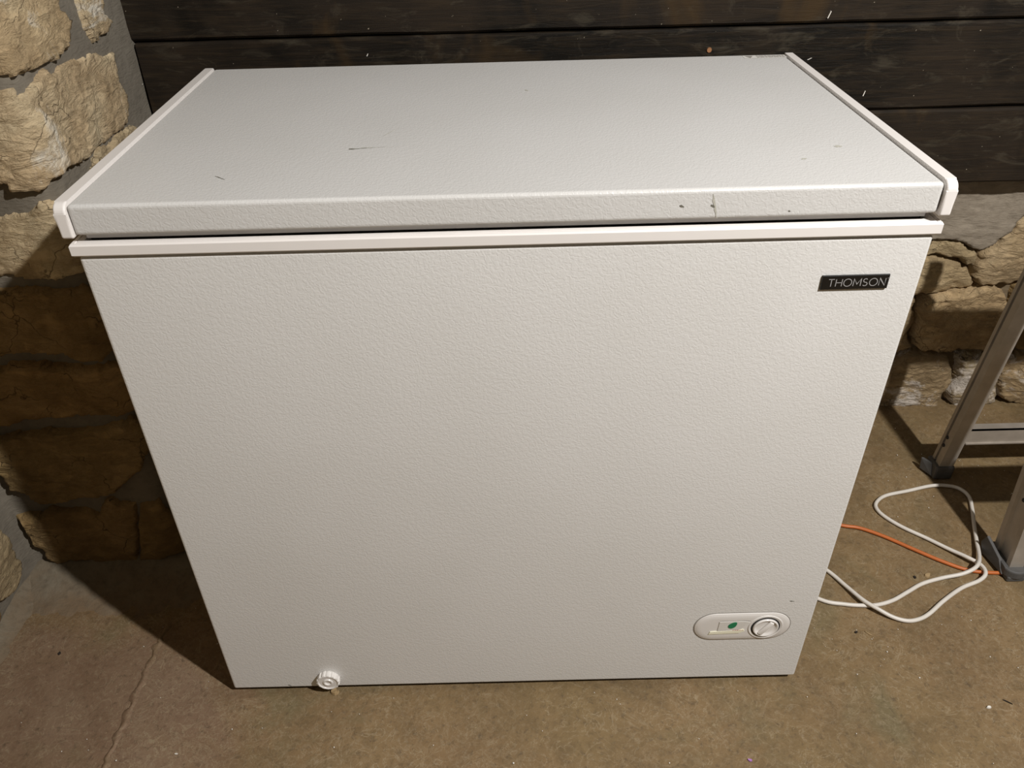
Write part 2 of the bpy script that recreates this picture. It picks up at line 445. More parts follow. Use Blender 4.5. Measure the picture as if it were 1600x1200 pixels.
def stone(poly, surf, h, mat, parent, cell=.0042, rough=.006, hf=None, soft=.006, round_=.22, name='stone', ragged=.004):
    """an irregular stone: height field over its outline, the skirt sinks into the joint"""
    P = np.array(poly, float); lo_ = P.min(0) - .02; hi_ = P.max(0) + .02
    nx_ = int((hi_[0] - lo_[0]) / cell) + 1; ny_ = int((hi_[1] - lo_[1]) / cell) + 1
    gx, gy = np.meshgrid(lo_[0] + cell * np.arange(nx_), lo_[1] + cell * np.arange(ny_), indexing='ij')
    G = np.c_[gx.ravel(), gy.ravel()]; D = sdist(poly, G); sd = rnd.uniform(0, 50)
    keep = D > -.016
    bm = bmesh.new(); V = {}
    tilt = (rnd.uniform(-.05, .05), rnd.uniform(-.05, .05)); c = P.mean(0)
    big = max(D.max(), .02)
    for i in np.nonzero(keep)[0]:
        x, y = G[i]; d = D[i]
        d += .002 + ragged * (fbm(x, y, sd, 28, 2) + .8 * fbm(x, y, sd + 5, 90, 3))
        hh = h if hf is None else hf(x, y)
        k = sstep(d / soft + .35)
        low = fbm(x, y, sd + 3, 9, 2); mid = fbm(x, y, sd + 7, 30, 3); hi2 = fbm(x, y, sd + 11, 95, 3)
        vd, _vp = noise.voronoi(Vector((x * 16 + .5 * low, y * 26 + .5 * mid, sd)))
        facet = (vd[0] - .35) * .9
        ridge = abs(fbm(x * .6 + y * .5, y * 1.5, sd + 13, 22, 3))
        z = hh * (1 - round_ * (1 - sstep(d / (big * .8))))
        z += rough * (1.0 * low + .45 * mid + .28 * hi2 - .55 * facet - .8 * max(0, .16 - ridge) / .16 * .5) + tilt[0] * (x - c[0]) + tilt[1] * (y - c[1])
        if hf is None: z = min(max(z, .3 * hh), 2.2 * hh)
        V[i] = bm.verts.new(surf(x, y, -.008 + (z + .008) * k))
    for a in range(nx_ - 1):
        for b in range(ny_ - 1):
            q = (a * ny_ + b, (a + 1) * ny_ + b, (a + 1) * ny_ + b + 1, a * ny_ + b + 1)
            if all(t in V for t in q): bm.faces.new([V[t] for t in q])
    return obj(name, bm, mat, parent, smooth=True)

# ---- left wall with the pier
bm = bmesh.new()
SS = [-2.6 + .03 * i for i in range(int((2.6 + .47) / .03) + 1)]; ZZ = [-.02 + .03 * i for i in range(78)]
g = [[bm.verts.new(surf_left(s, z, .004 * fbm(s, z, 2., 11, 4) - .001)) for z in ZZ] for s in SS]
for i in range(len(SS) - 1):
    for j in range(len(ZZ) - 1):
        bm.faces.new((g[i][j], g[i + 1][j], g[i + 1][j + 1], g[i][j + 1]))
wall_left = obj('wall_left', bm, MORTAR, smooth=True)
tag(wall_left, 'rough limestone wall with grey mortar and jutting corner pier', 'wall', kind='structure')
LEFT = [
 # (pixels, height, material)
 ([(-70, -70), (99, -60), (99, 0), (102, 15), (115, 33), (115, 60), (112, 74), (100, 86), (85, 92), (70, 101), (40, 112), (0, 123), (-45, 138), (-100, 120)], .009, STONE_A),
 ([(118, -55), (128, 0), (135, 25), (143, 45), (154, 60), (160, 57), (162, 50), (175, 50), (183, 35), (178, 28), (170, 24), (167, 0), (176, -50)], .007, STONE_A),
 ([(-95, 160), (-20, 150), (35, 147), (46, 162), (55, 152), (62, 135), (75, 118), (100, 112), (104, 102), (115, 99), (138, 92), (158, 84), (175, 90), (187, 83), (190, 100), (196, 125), (206, 142), (211, 165), (206, 188), (190, 205), (165, 225), (140, 245), (110, 260), (95, 276), (80, 290), (60, 303), (30, 300), (0, 288), (-60, 292), (-100, 280)], .009, STONE_A),
 ([(200, 206), (215, 196), (240, 206), (225, 250), (180, 280), (150, 285), (163, 236)], .007, STONE_A),
 ([(-120, 352), (-40, 348), (0, 346), (18, 341), (38, 336), (58, 321), (86, 324), (130, 315), (165, 330), (172, 385), (150, 424), (127, 433), (83, 438), (43, 440), (0, 437), (-60, 432), (-130, 440)], .009, STONE_A),
 ([(-55, 460), (0, 457), (47, 455), (77, 457), (133, 457), (185, 440), (212, 480), (205, 535), (173, 557), (157, 567), (133, 567), (117, 563), (97, 552), (43, 552), (0, 553), (-50, 558), (-62, 500)], .020, STONE_B),
 ([(-62, 585), (0, 580), (20, 573), (55, 572), (93, 575), (117, 577), (130, 585), (150, 578), (183, 578), (225, 575), (240, 620), (213, 652), (167, 655), (133, 653), (80, 655), (37, 658), (32, 663), (0, 665), (-50, 672), (-66, 630)], .020, STONE_B),
 ([(-38, 695), (0, 690), (18, 685), (50, 681), (75, 675), (118, 674), (155, 671), (212, 660), (238, 662), (245, 690), (232, 712), (220, 731), (200, 750), (175, 769), (150, 777), (87, 787), (57, 786), (45, 775), (20, 765), (5, 742), (-25, 735)], .022, STONE_B),
 ([(19, 809), (43, 807), (63, 809), (76, 799), (95, 802), (130, 800), (152, 808), (160, 789), (173, 784), (184, 791), (208, 793), (212, 815), (214, 850), (213, 877), (173, 879), (130, 876), (87, 881), (76, 870), (69, 857), (50, 850), (41, 837), (28, 825)], .020, STONE_B),
 ([(217, 793), (249, 791), (278, 800), (300, 840), (290, 868), (250, 874), (219, 877), (217, 850)], .018, STONE_B),
 # next to the arris, hidden from here by the lid
 ([(238, 330), (330, 250), (380, 380), (330, 470), (250, 470), (215, 420)], .016, STONE_C),
 ([(262, 520), (400, 480), (420, 640), (330, 690), (285, 640)], .016, STONE_C),
]
for px, h, m in LEFT:
    stone([px_left(*p) for p in px], surf_left, h, m, wall_left, **(dict(rough=.0045, soft=.003, round_=.1, ragged=.005) if m is STONE_A else dict(rough=.006)))
stone([px_left(*p, face='wall', off=.03) for p in [(-60, 800), (-8, 826), (10, 838), (20, 858), (34, 884), (34, 905), (27, 922), (14, 934), (0, 944), (-60, 985)]], surf_left, .045, STONE_C, wall_left)
def course(surf, parent, s0, s1, z0, z1, mats, h=.02, gap=.022, ln=(.16, .32)):
    s = s0
    while s < s1 - .08:
        e = min(s + rnd.uniform(*ln), s1)
        if s1 - e < .09: e = s1
        a, b, c, d = s + gap / 2, e - gap / 2, z0 + gap / 2, z1 - gap / 2
        j = lambda k=.012: rnd.uniform(-k, k)
        ch = .018
        poly = [(a + ch + j(), c + j(.006)), ((a + b) / 2, c + j(.01)), (b - ch + j(), c + j(.006)), (b + j(.006), c + ch), (b + j(.006), d - ch), (b - ch + j(), d + j(.006)), ((a + b) / 2, d + j(.01)), (a + ch + j(), d + j(.006)), (a + j(.006), d - ch), (a + j(.006), c + ch)]
        stone(poly, surf, h * rnd.uniform(.7, 1.25), rnd.choice(mats), parent, cell=.011, soft=.014)
        s = e
for z0, z1 in ((1.07, 1.25), (1.25, 1.39), (1.39, 1.60)):
    course(surf_left, wall_left, -.255, .36, z0, z1, [STONE_A, STONE_C])
for z0, z1 in ((.02, .17), (.17, .33), (.33, .47), (.47, .66), (.66, .80), (.80, .98), (.98, 1.13)):
    course(surf_left, wall_left, -1.75, -.43 if z0 < .3 else -.31, z0, z1, [STONE_A, STONE_C, STONE_B])
# mortar fillet along the foot of the pier
bm = bmesh.new(); L = []
for i in range(61):
    x = -.925 + (.925 - .47) * i / 60 - .01
    L.append([])
    for k in range(17):
        t = k / 16
        wd = .165 + .02 * fbm(x, 1, 1, 9, 3)
        if x > PX + .01: wd *= max(.15, 1 - (x - PX) * 5)
        y = PY + .012 - wd * (1 - t); z = -.0035 + .036 * t ** 1.9 + .0035 * fbm(x, y, 4, 30, 4) * min(1, t * 3 + .4)
        L[-1].append(bm.verts.new((x, y, z)))
for i in range(60):
    for k in range(16):
        bm.faces.new((L[i][k], L[i + 1][k], L[i + 1][k + 1], L[i][k + 1]))
obj('mortar_fillet', bm, FILLET, wall_left, True)
bm = bmesh.new(); L = []
for i in range(81):
    y = .30 - 1.4 * i / 80; L.append([])
    for k in range(11):
        t = k / 10; wd = .055 + .02 * fbm(y, 3, 1, 9, 3)
        x = IX - .012 + wd * (1 - t); z = -.0035 + .034 * t ** 1.9 + .0035 * fbm(x, y, 4, 30, 4) * min(1, t * 3 + .4)
        L[-1].append(bm.verts.new((x, y, z)))
for i in range(80):
    for k in range(10):
        bm.faces.new((L[i][k], L[i + 1][k], L[i + 1][k + 1], L[i][k + 1]))
obj('mortar_fillet', bm, FILLET, wall_left, True)

# ---- back wall
bm = bmesh.new()
XX = [-.70 + .03 * i for i in range(107)]; ZZ = [-.02 + .03 * i for i in range(78)]
g = [[bm.verts.new((x, YB - .005 * fbm(x, z, 5., 10, 4), z)) for z in ZZ] for x in XX]
for i in range(len(XX) - 1):
    for j in range(len(ZZ) - 1):
        bm.faces.new((g[i][j], g[i + 1][j], g[i + 1][j + 1], g[i][j + 1]))
wall_back = obj('wall_back', bm, MORTAR_B, smooth=True)
tag(wall_back, 'basement back wall of dark planks above rubble stone', 'wall', kind='structure')
def block_h(s, z):                       # the jutting block: sloping top face, upright front
    zt, za, zb_ = .435, .365, .29
    t = min(max((zt - z) / (zt - za), 0), 1)
    return .022 + .050 * min(1, t * 1.05) - .034 * min(max((za - .008 - z) / .075, 0), 1)
P_ = lambda L: [px_back(*p) for p in L]
RIGHT = [
 ([(1700, 330), (1650, 326), (1605, 336), (1590, 349), (1584, 363), (1567, 372), (1560, 382), (1552, 387), (1537, 397), (1533, 408), (1527, 420), (1523, 435), (1530, 444), (1545, 447), (1575, 447), (1590, 444), (1640, 446), (1690, 440)], .036, STONE_C, None),
 ([(1440, 384), (1460, 377), (1482, 378), (1503, 382), (1524, 394), (1535, 397), (1530, 408), (1524, 418), (1513, 416), (1507, 409), (1486, 407), (1470, 402), (1455, 404), (1436, 404)], .026, STONE_C, None),
 ([(1428, 409), (1456, 410), (1470, 408), (1485, 413), (1503, 414), (1509, 422), (1520, 421), (1520, 436), (1527, 447), (1518, 454), (1482, 458), (1450, 463), (1415, 467)], .032, STONE_C, None),
 ([(1440, 474), (1452, 467), (1471, 464), (1481, 460), (1525, 457), (1537, 451), (1556, 452), (1570, 462), (1577, 473), (1580, 500), (1578, 540), (1560, 551), (1532, 551), (1499, 549), (1488, 553), (1470, 553), (1440, 549), (1435, 541), (1434, 520), (1438, 500), (1436, 484)], .06, STONE_C, block_h),
 ([(1400, 474), (1434, 470), (1430, 485), (1432, 505), (1423, 515), (1421, 530), (1430, 545), (1400, 556), (1375, 550)], .034, STONE_C, None),
 ([(1592, 452), (1650, 450), (1700, 455), (1700, 545), (1640, 552), (1590, 552), (1584, 520), (1586, 480)], .034, STONE_B, None),
 ([(1370, 565), (1402, 563), (1440, 555), (1465, 558), (1481, 560), (1486, 572), (1490, 585), (1488, 598), (1478, 613), (1468, 622), (1462, 638), (1400, 638), (1352, 640)], .038, STONE_W, None),
 ([(1503, 562), (1520, 556), (1560, 557), (1562, 590), (1556, 630), (1520, 634), (1495, 638), (1484, 630), (1484, 618), (1494, 602), (1501, 590)], .040, STONE_W, None),
 ([(1567, 560), (1620, 557), (1690, 560), (1705, 600), (1700, 634), (1640, 636), (1600, 632), (1572, 628), (1562, 620), (1566, 590)], .042, STONE_W, None),
]
for px, h, m, hf in RIGHT:
    stone(P_(px), surf_back, h, m, wall_back, hf=hf, rough=.008)
# brushed mortar patch under the planks
patch = P_([(1380, 262), (1700, 255), (1700, 326), (1650, 324), (1605, 333), (1588, 347), (1580, 362), (1565, 371), (1555, 383), (1536, 394), (1526, 393), (1504, 380), (1480, 375), (1440, 380), (1380, 390)])
stone(patch, surf_back, .034, PLASTER, wall_back, rough=.0035, name='mortar_patch', round_=.1)
for (z0, z1) in ((.0, .15), (.15, .30), (.30, .43), (.43, .575)):
    course(surf_back, wall_back, 1.37 + rnd.uniform(0, .05), 2.48, z0, z1, [STONE_B, STONE_C, STONE_W], h=.035)
    course(surf_back, wall_back, .30, .86, z0, z1, [STONE_B, STONE_C], h=.030)
# ---- planks
ZP = [.585, .731, .881, 1.032, 1.185, 1.335, 1.488, 1.64, 1.79, 1.94, 2.09, 2.24]
nails = [(1108, 78)]
planks = []
for i in range(len(ZP) - 1):
    z0, z1 = ZP[i] + .0015, ZP[i + 1] - .0018
    xl = [-.636, -.630, -.636, -.634][i % 4]
    yf = [.677, .680, .6825, .679][i % 4]
    bm = bmesh.new(); n = 90
    prof = [(.735, 0), (yf + .004, 0), (yf, .004), (yf, .4), (yf, .8), (yf, .996), (yf + .004, 1.0), (.735, 1.0)]
    R_ = []
    for k in range(n + 1):
        x = xl + (2.49 - xl) * k / n
        zz0 = z0 + .0012 * fbm(x, i, 0, 6, 3); zz1 = z1 + .0012 * fbm(x, i + 5, 0, 6, 3)
        H = zz1 - zz0
        R_.append([bm.verts.new((x, y + (.0008 * fbm(x, t * .15 + i, 2, 5, 2) if y < .7 else 0), zz0 + (t * H if t not in (.004, .996) else (.004 if t < .5 else H - .004)))) for y, t in prof])
    for k in range(n):
        for q in range(len(prof)):
            q2 = (q + 1) % len(prof)
            bm.faces.new((R_[k][q], R_[k][q2], R_[k + 1][q2], R_[k + 1][q]))
    bm.faces.new(R_[0]); bm.faces.new(R_[-1][::-1])
    planks.append(obj('plank', bm, PLANK, wall_back))
def disc_y(c, r, t, n=14):
    bm = bmesh.new()
    a = [bm.verts.new((c[0] + r * math.cos(2 * math.pi * k / n), c[1], c[2] + r * math.sin(2 * math.pi * k / n))) for k in range(n)]
    b = [bm.verts.new((c[0] + .75 * r * math.cos(2 * math.pi * k / n), c[1] - t, c[2] + .75 * r * math.sin(2 * math.pi * k / n))) for k in range(n)]
    bm.faces.new(b)
    for k in range(n): bm.faces.new((a[k], a[(k + 1) % n], b[(k + 1) % n], b[k]))
    return bm
P = hit(1108, 78, 1, .68)
obj('nail', disc_y((P[0], .684, P[2]), .0055, .006), NAIL, planks[1])
# pale splinters caught on the boards
for (u, v, dx, dz, k) in ((1296, 23, .0035, .011, 2), (1350, 146, .002, .009, 1), (1265, 92, .006, .003, 1), (1492, 262, .002, .006, 0), (1434, 220, .006, .003, 0), (574, 86, .002, .004, 1), (222, 136, .002, .010, 1)):
    P = hit(u, v, 1, .679)
    bm = prism([(P[0] - dx / 2 - .0008, .6785, P[2] - dz / 2), (P[0] - dx / 2 + .0008, .6785, P[2] - dz / 2), (P[0] + dx / 2 + .0008, .6785, P[2] + dz / 2), (P[0] + dx / 2 - .0006, .6785, P[2] + dz / 2)], (0, .0045, 0))
    obj('splinter', bm, CHIPW, planks[k])

# ------------------------------------------------------------------ chest freezer
FW, FD, ZB0, ZB1 = .465, .545, .012, .8035
fz = empty('chest_freezer', (0, .27, 0))
tag(fz, 'white chest freezer with closed textured lid standing before the plank wall', 'freezer')
obj('body', box(-FW, FW, 0, FD, ZB0, ZB1, .0035, 3), ENAMEL, fz)
obj('shadow_base', box(-FW + .012, FW - .012, .010, FD - .01, .002, ZB0 + .001), DARK, fz)  # black base box painting in the shadow line under the body
for sx in (-1, 1):
    for yy in (.05, FD - .05):
        bm = bmesh.new()
        bmesh.ops.create_cone(bm, cap_ends=True, segments=16, radius1=.018, radius2=.016, depth=.012, matrix=Matrix.Translation((sx * (FW - .05), yy, .006)))
        obj('foot', bm, DARK, fz)
# upper trim frame with a stepped lip
bm = bmesh.new()
T0, T1 = .8055, .8205
def ring_loop(x, y0, y1, z): return [(-x, y0, z), (x, y0, z), (x, y1, z), (-x, y1, z)]
loops = [ring_loop(.4615, .004, FD - .004, T0 + .0035), ring_loop(.4674, -.0028, FD + .004, T0 + .0003), ring_loop(.4690, -.0044, FD + .0065, T0 + .0022), ring_loop(.4690, -.0044, FD + .0065, T1 - .0022), ring_loop(.4674, -.0028, FD + .005, T1),
         ring_loop(.4640, -.0010, FD + .002, T1), ring_loop(.4632, -.0004, FD + .001, T1 - .0010), ring_loop(.4624, .0002, FD, T1), ring_loop(.456, .0065, FD - .01, T1), ring_loop(.4545, .008, FD - .012, T1 - .004), ring_loop(.44, .03, FD - .03, T1 - .004)]
R_ = [[bm.verts.new(p) for p in lp] for lp in loops]
for a in range(len(R_) - 1):
    for k in range(4):
        bm.faces.new((R_[a][k], R_[a][(k + 1) % 4], R_[a + 1][(k + 1) % 4], R_[a + 1][k]))
bm.faces.new(R_[-1]); bm.faces.new(R_[0][::-1])
obj('rim_trim', bm, TRIM, fz)
obj('neck_gap', box(-.460, .460, .005, FD - .005, ZB1 - .001, T0 + .0035), DARK, fz)
obj('door_gasket', box(-.4535, .4535, .0085, FD - .014, T1 + .0014, .8325, .0012, 2), GASKET, fz)
obj('gasket_gap', box(-.451, .451, .0125, FD - .02, T1 - .004, T1 + .002), DARK, fz)
# lid
LZ0, LZ1 = .8285, .8645
lid = obj('lid', box(-.4580, .4580, -.0035, .5515, LZ0 + .0015, LZ1, .0045, 4), LIDENAMEL, fz)
def cap(sx):
    y0, y1, z0, z1, r = -.0065, .5545, LZ0 - .0006, LZ1 + .0022, .011
    pts = []
    def arc(cy, cz, a0, a1, rr, n=7):
        for k in range(n + 1):
            a = a0 + (a1 - a0) * k / n
            pts.append((cy + rr * math.cos(a), cz + rr * math.sin(a)))
    arc(y0 + r, z1 - r, math.pi, math.pi / 2, r)
    arc(y1 - .006, z1 - .006, math.pi / 2, 0, .006)
    pts.append((y1, z0)); arc(y0 + .003, z0 + .003, -math.pi / 2, -math.pi, .003, 4)
    xi = sx * (.4594 if sx > 0 else .4586)
    return prism([(xi, y, z) for y, z in pts], (sx * .4716 - xi, 0, 0), .0022, 3)
for sx in (-1, 1):
    obj('lid_end_cap', cap(sx), LIDCAP, fz, False)
obj('lid_groove', box(-.4586, .4594, .002, .549, LZ0 + .004, LZ1 - .004), DARK, fz)
# marks on the lid
def sliver(p, q, w0, z, seed, wob=.4, n=10):
    r = random.Random(seed); bm = bmesh.new(); p = np.array(p); q = np.array(q)
    d = q - p; s = np.array([-d[1], d[0]]) / np.linalg.norm(d); A = []; B = []
    for k in range(n + 1):
        t = k / n; ww = w0 * max(.06, math.sin(math.pi * (.12 + .86 * t)) if wob < 1 else (1 - t) ** 1.5) * r.uniform(.6, 1.2)
        c = p + d * t + s * w0 * .3 * r.uniform(-1, 1)
        A.append(bm.verts.new((*(c + s * ww), z))); B.append(bm.verts.new((*(c - s * ww), z)))
    for k in range(n): bm.faces.new((A[k], A[k + 1], B[k + 1], B[k]))
    return bm
ZM = LZ1 + .00025
for (a, b, wd, m, wb) in (((545, 233), (582, 231), .0018, SCUFF, 2), ((565, 231), (624, 229), .0009, SMUDGE, 2), ((336, 275), (352, 281), .0007, SCUFF, .4), ((1304, 229), (1316, 228), .0035, SMUDGE, .4), ((1253, 249), (1261, 247), .0020, SMUDGE, .4), ((600, 212), (618, 202), .0006, SMUDGE, .4), ((820, 140), (826, 142), .0020, SMUDGE, .4)):
    pa, pb = on_floor(*a, ZM), on_floor(*b, ZM)
    obj('scuff_mark', sliver(pa[:2], pb[:2], wd, ZM, int(a[0]), wb), m, lid)
# scuffs on the lid's front edge
def sliver_y(p, q, w0, y, seed, n=8):
    bm = sliver(p, q, w0, 0, seed, .4, n)
    for v in bm.verts: v.co = Vector((v.co.x, y, v.co.y))
    return bm
for (a, b, wd) in (((1114, 303), (1120, 342), .0012), ((1062, 321), (1069, 324), .0011), ((1111, 320), (1117, 324), .0014), ((1232, 329), (1235, 331), .0009)):
    pa, pb = hit(*a, 1, -.0038), hit(*b, 1, -.0038)
    obj('scuff_mark', sliver_y((pa[0], pa[2]), (pb[0], pb[2]), wd, -.0038, int(a[1])), SMUDGE if wd == .0012 else SCUFF, lid)
# rating label at the lid's back corner
lx0, lx1, ly0, ly1 = .390, .4570, .527, .5455
def flat(pts, z): 
    bm = bmesh.new(); bm.faces.new([bm.verts.new((x, y, z)) for x, y in pts]); return bm
lb = obj('warning_label', flat([(lx0, ly0), (lx1, ly0), (lx1, ly1), (lx0, ly1)], ZM), PALELBL, fz)
lb['label'] = 'small pale printed label at lid corner'
bm = bmesh.new()
def quad(bm, x0, x1, y0, y1, z): bm.faces.new([bm.verts.new(p) for p in ((x0, y0, z), (x1, y0, z), (x1, y1, z), (x0, y1, z))])
for row, y in enumerate((.5315, .5385)):
    x = lx0 + .021
    while x < lx1 - .004:
        l_ = rnd.uniform(.003, .008); quad(bm, x, min(x + l_, lx1 - .002), y, y + .0036, ZM + .0002); x += l_ + .0011
obj('print', bm, PRINT_SHADE, lb)
bm = flat([(lx0 + .003, .5415), (lx0 + .0095, .5285), (lx0 + .016, .5415)], ZM + .0002)
obj('warning_triangle', bm, PRINT_SHADE, lb)

# badge
bx0, bx1, bz0, bz1 = .3535, .4285, .7410, .7585
bd = obj('badge', prism([(bx0, 0.0004, bz0), (bx1, 0.0004, bz0), (bx1, 0.0004, bz1), (bx0, 0.0004, bz1)], (0, -.0032, 0), .0009, 2), BLACK, fz)
bd['label'] = 'black badge with thin silver capital letters'
def stroke(bm, pts, wd, y, closed=False):
    n = len(pts); A = []; B = []
    for i in range(n):
        if closed: a, b = pts[i - 1], pts[(i + 1) % n]
        else: a, b = pts[max(i - 1, 0)], pts[min(i + 1, n - 1)]
        tx, tz = b[0] - a[0], b[1] - a[1]; L_ = math.hypot(tx, tz) or 1
        sx, sz = -tz / L_ * wd / 2, tx / L_ * wd / 2
        if not closed and 0 < i < n - 1:
            d1 = (pts[i][0] - a[0], pts[i][1] - a[1]); l1 = math.hypot(*d1)
            cs = abs((-d1[1] / l1) * (sx / (wd / 2)) + (d1[0] / l1) * (sz / (wd / 2)))
            k = min(1 / max(cs, .3), 2.6); sx *= k; sz *= k
        A.append(bm.verts.new((pts[i][0] + sx, y, pts[i][1] + sz))); B.append(bm.verts.new((pts[i][0] - sx, y, pts[i][1] - sz)))
    for i in range(n if closed else n - 1):
        j = (i + 1) % n; bm.faces.new((A[i], A[j], B[j], B[i]))
def S_curve():
    o = []
    for k in range(15):
        a = math.radians(35 + (270 - 35) * k / 14); o.append((.5 + .40 * math.cos(a), .745 + .245 * math.sin(a)))
    for k in range(15):
        a = math.radians(90 - (90 + 145) * (k + 1) / 15); o.append((.5 + .46 * math.cos(a), .255 + .245 * math.sin(a)))
    return o
LET = {'T': (.72, [[(0, 1), (1, 1)], [(.5, 1), (.5, 0)]]), 'H': (.74, [[(0, 0), (0, 1)], [(1, 0), (1, 1)], [(0, .52), (1, .52)]]),
       'M': (.92, [[(0, 0), (.04, 1), (.5, .25), (.96, 1), (1, 0)]]), 'N': (.74, [[(0, 0), (0, 1), (1, 0), (1, 1)]]),
       'S': (.60, [S_curve()]), 'O': (.98, None)}
bm = bmesh.new(); LH = .0090; x = bx0 + .0072; zb = bz0 + .0043; yL = -.0030
for chx in 'THOMSON':
    wd, st = LET[chx]; W_ = wd * LH
    if st is None: stroke(bm, [(x + W_ / 2 + W_ / 2 * math.cos(2 * math.pi * k / 28), zb + LH / 2 + LH * .51 * math.sin(2 * math.pi * k / 28)) for k in range(28)], .00085, yL, True)
    else:
        for s_ in st: stroke(bm, [(x + a * W_, zb + b * LH) for a, b in s_], .00085, yL)
    x += W_ + .0021
for s_ in ([(0, .1), (.0008, .1)], [(.0004, .1), (.0004, -.0011)]): pass
stroke(bm, [(x - .0004, zb + LH), (x + .0008, zb + LH)], .0005, yL)
stroke(bm, [(x + .0011, zb + LH), (x + .0022, zb + LH)], .0005, yL)
obj('lettering', bm, SILVER, bd)

# control panel
def stadium(cx, cz, L_, r, n=18):
    p = []
    for k in range(n + 1): a = math.pi / 2 + math.pi * k / n; p.append((cx - L_ + r * math.cos(a), cz + r * math.sin(a)))
    for k in range(n + 1): a = -math.pi / 2 + math.pi * k / n; p.append((cx + L_ + r * math.cos(a), cz + r * math.sin(a)))
    return p
def loft_y(steps):
    bm = bmesh.new(); R_ = [[bm.verts.new((x, y, z)) for x, z in pts] for pts, y in steps]
    n = len(R_[0])
    for a in range(len(R_) - 1):
        for k in range(n): bm.faces.new((R_[a][k], R_[a][(k + 1) % n], R_[a + 1][(k + 1) % n], R_[a + 1][k]))
    bm.faces.new(R_[-1]); bm.faces.new(R_[0][::-1]); return bm
ccx, ccz, cL, cr = .3575, .1445, .0430, .0305
S_ = lambda r: stadium(ccx, ccz, cL, r)
obj('panel_outline', loft_y([(S_(cr + .0024), .0004), (S_(cr + .0024), -.0004), (S_(cr + .001), -.0005)]), PRINT_SHADE, fz)  # slightly larger grey plate that outlines the panel
cp = obj('control_panel', loft_y([(S_(cr + .0012), .0005), (S_(cr + .0010), -.0008), (S_(cr + .0002), -.0014), (S_(cr - .0012), -.0016), (S_(cr - .0022), -.0020), (S_(cr - .004), -.0026), (S_(cr - .0105), -.0028), (S_(.004), -.0028)]), PANEL, fz, True)
# indicator window
win = [(.3240, .1600), (.3480, .1602), (.3640, .1602), (.3720, .1585), (.3650, .1500), (.3600, .1420), (.3540, .1375), (.3450, .1350), (.3230, .1370)]
def shift(pts, dx, dz): return [(x + dx, z + dz) for x, z in pts]
obj('window_shade_line', prism([(x, -.0026, z) for x, z in shift(win, -.0032, .0012)], (0, -.0004, 0)), PRINT_SHADE, cp)  # dark plate painting recess shade along the window's upper edge
wd_ = obj('indicator_window', prism([(x, -.0028, z) for x, z in shift(win, -.004, .0)], (0, -.0010, 0), .0004, 1), PALELBL, cp)
leaf = []
for k in range(20):
    a = 2 * math.pi * k / 20; u_, v_ = .0082 * math.cos(a), .0054 * math.sin(a) * (1 - .25 * math.cos(a))
    leaf.append((.3420 + u_ * .62 - v_ * .78 - .0005, -.0039, .1520 + u_ * .78 + v_ * .62))
lf = obj('indicator_light', prism(leaf, (0, -.0006, 0)), GREEN, cp); lf['label'] = 'green leaf-shaped indicator'
obj('printed_strip', prism([(x, -.0029, z) for x, z in ((.3060, .1300), (.3540, .1320), (.3620, .1365), (.3600, .1410), (.3480, .1385), (.3080, .1368))], (0, -.0012, 0), .0003, 1), CREAM, cp)
bm = bmesh.new()
for k in range(5):
    xx = .3430 + .0034 * k
    bm.faces.new([bm.verts.new((xx + a, -.0042, .1390 + b)) for a, b in ((0, 0), (.0022, .0002), (.0022, .0014), (0, .0012))])
obj('red_print', bm, REDP, cp)
# thermostat dial: collar, dark slot, knob with grip bar
dx, dz = .3935, .1440
obj('dial_collar', lathe_y([(.0275, .0022), (.0272, .0034), (.0255, .0038), (.0240, .0032), (.0232, .0026)], dx, dz, 0), PANEL, cp, True)
obj('dial_gap', lathe_y([(.0226, .0026), (.0226, .0031)], dx, dz, 0), DARK, cp)
kb = obj('dial_knob', lathe_y([(.0200, .0026), (.0200, .0048), (.0190, .0060), (.0176, .0060), (.0160, .0040), (.0120, .0034)], dx, dz, 0), KNOB, cp, True)
ang = math.radians(58)
bm = box(-.0040, .0040, -.0072, -.003, -.0160, .0160, .0018, 3)
bmesh.ops.rotate(bm, verts=bm.verts, cent=(0, 0, 0), matrix=Matrix.Rotation(math.radians(32), 3, 'Y'))
bmesh.ops.translate(bm, verts=bm.verts, vec=(dx, 0, dz))
obj('grip_bar', bm, KNOB, kb if False else cp, True)
# drain cap
RIBS = {1, 2, 3}
def ribf(a): return 1 + .035 * (1 if math.sin(14 * a) > 0 else -1)
dcx, dcz = -.304, .0365
dr = obj('drain_cap', lathe_y([(.0170, -.0005), (.0180, .001), (.0182, .0088), (.0180, .0098), (.0164, .0106), (.0152, .0100), (.0146, .0090), (.0085, .0090), (.0078, .0104), (.0060, .0108), (.0050, .0100), (.0046, .0085)], dcx, dcz, 0, 108, ribf), KNOB, fz)
dr['label'] = 'round ribbed white drain cap'
for a, b in (((450, 1070), (456, 1072)), ((1234, 939), (1242, 940))):
    pa, pb = hit(*a, 1, -.0003), hit(*b, 1, -.0003)
    obj('scuff_mark', sliver_y((pa[0], pa[2]), (pb[0], pb[2]), .0009, -.0003, a[0]), SCUFF, fz)

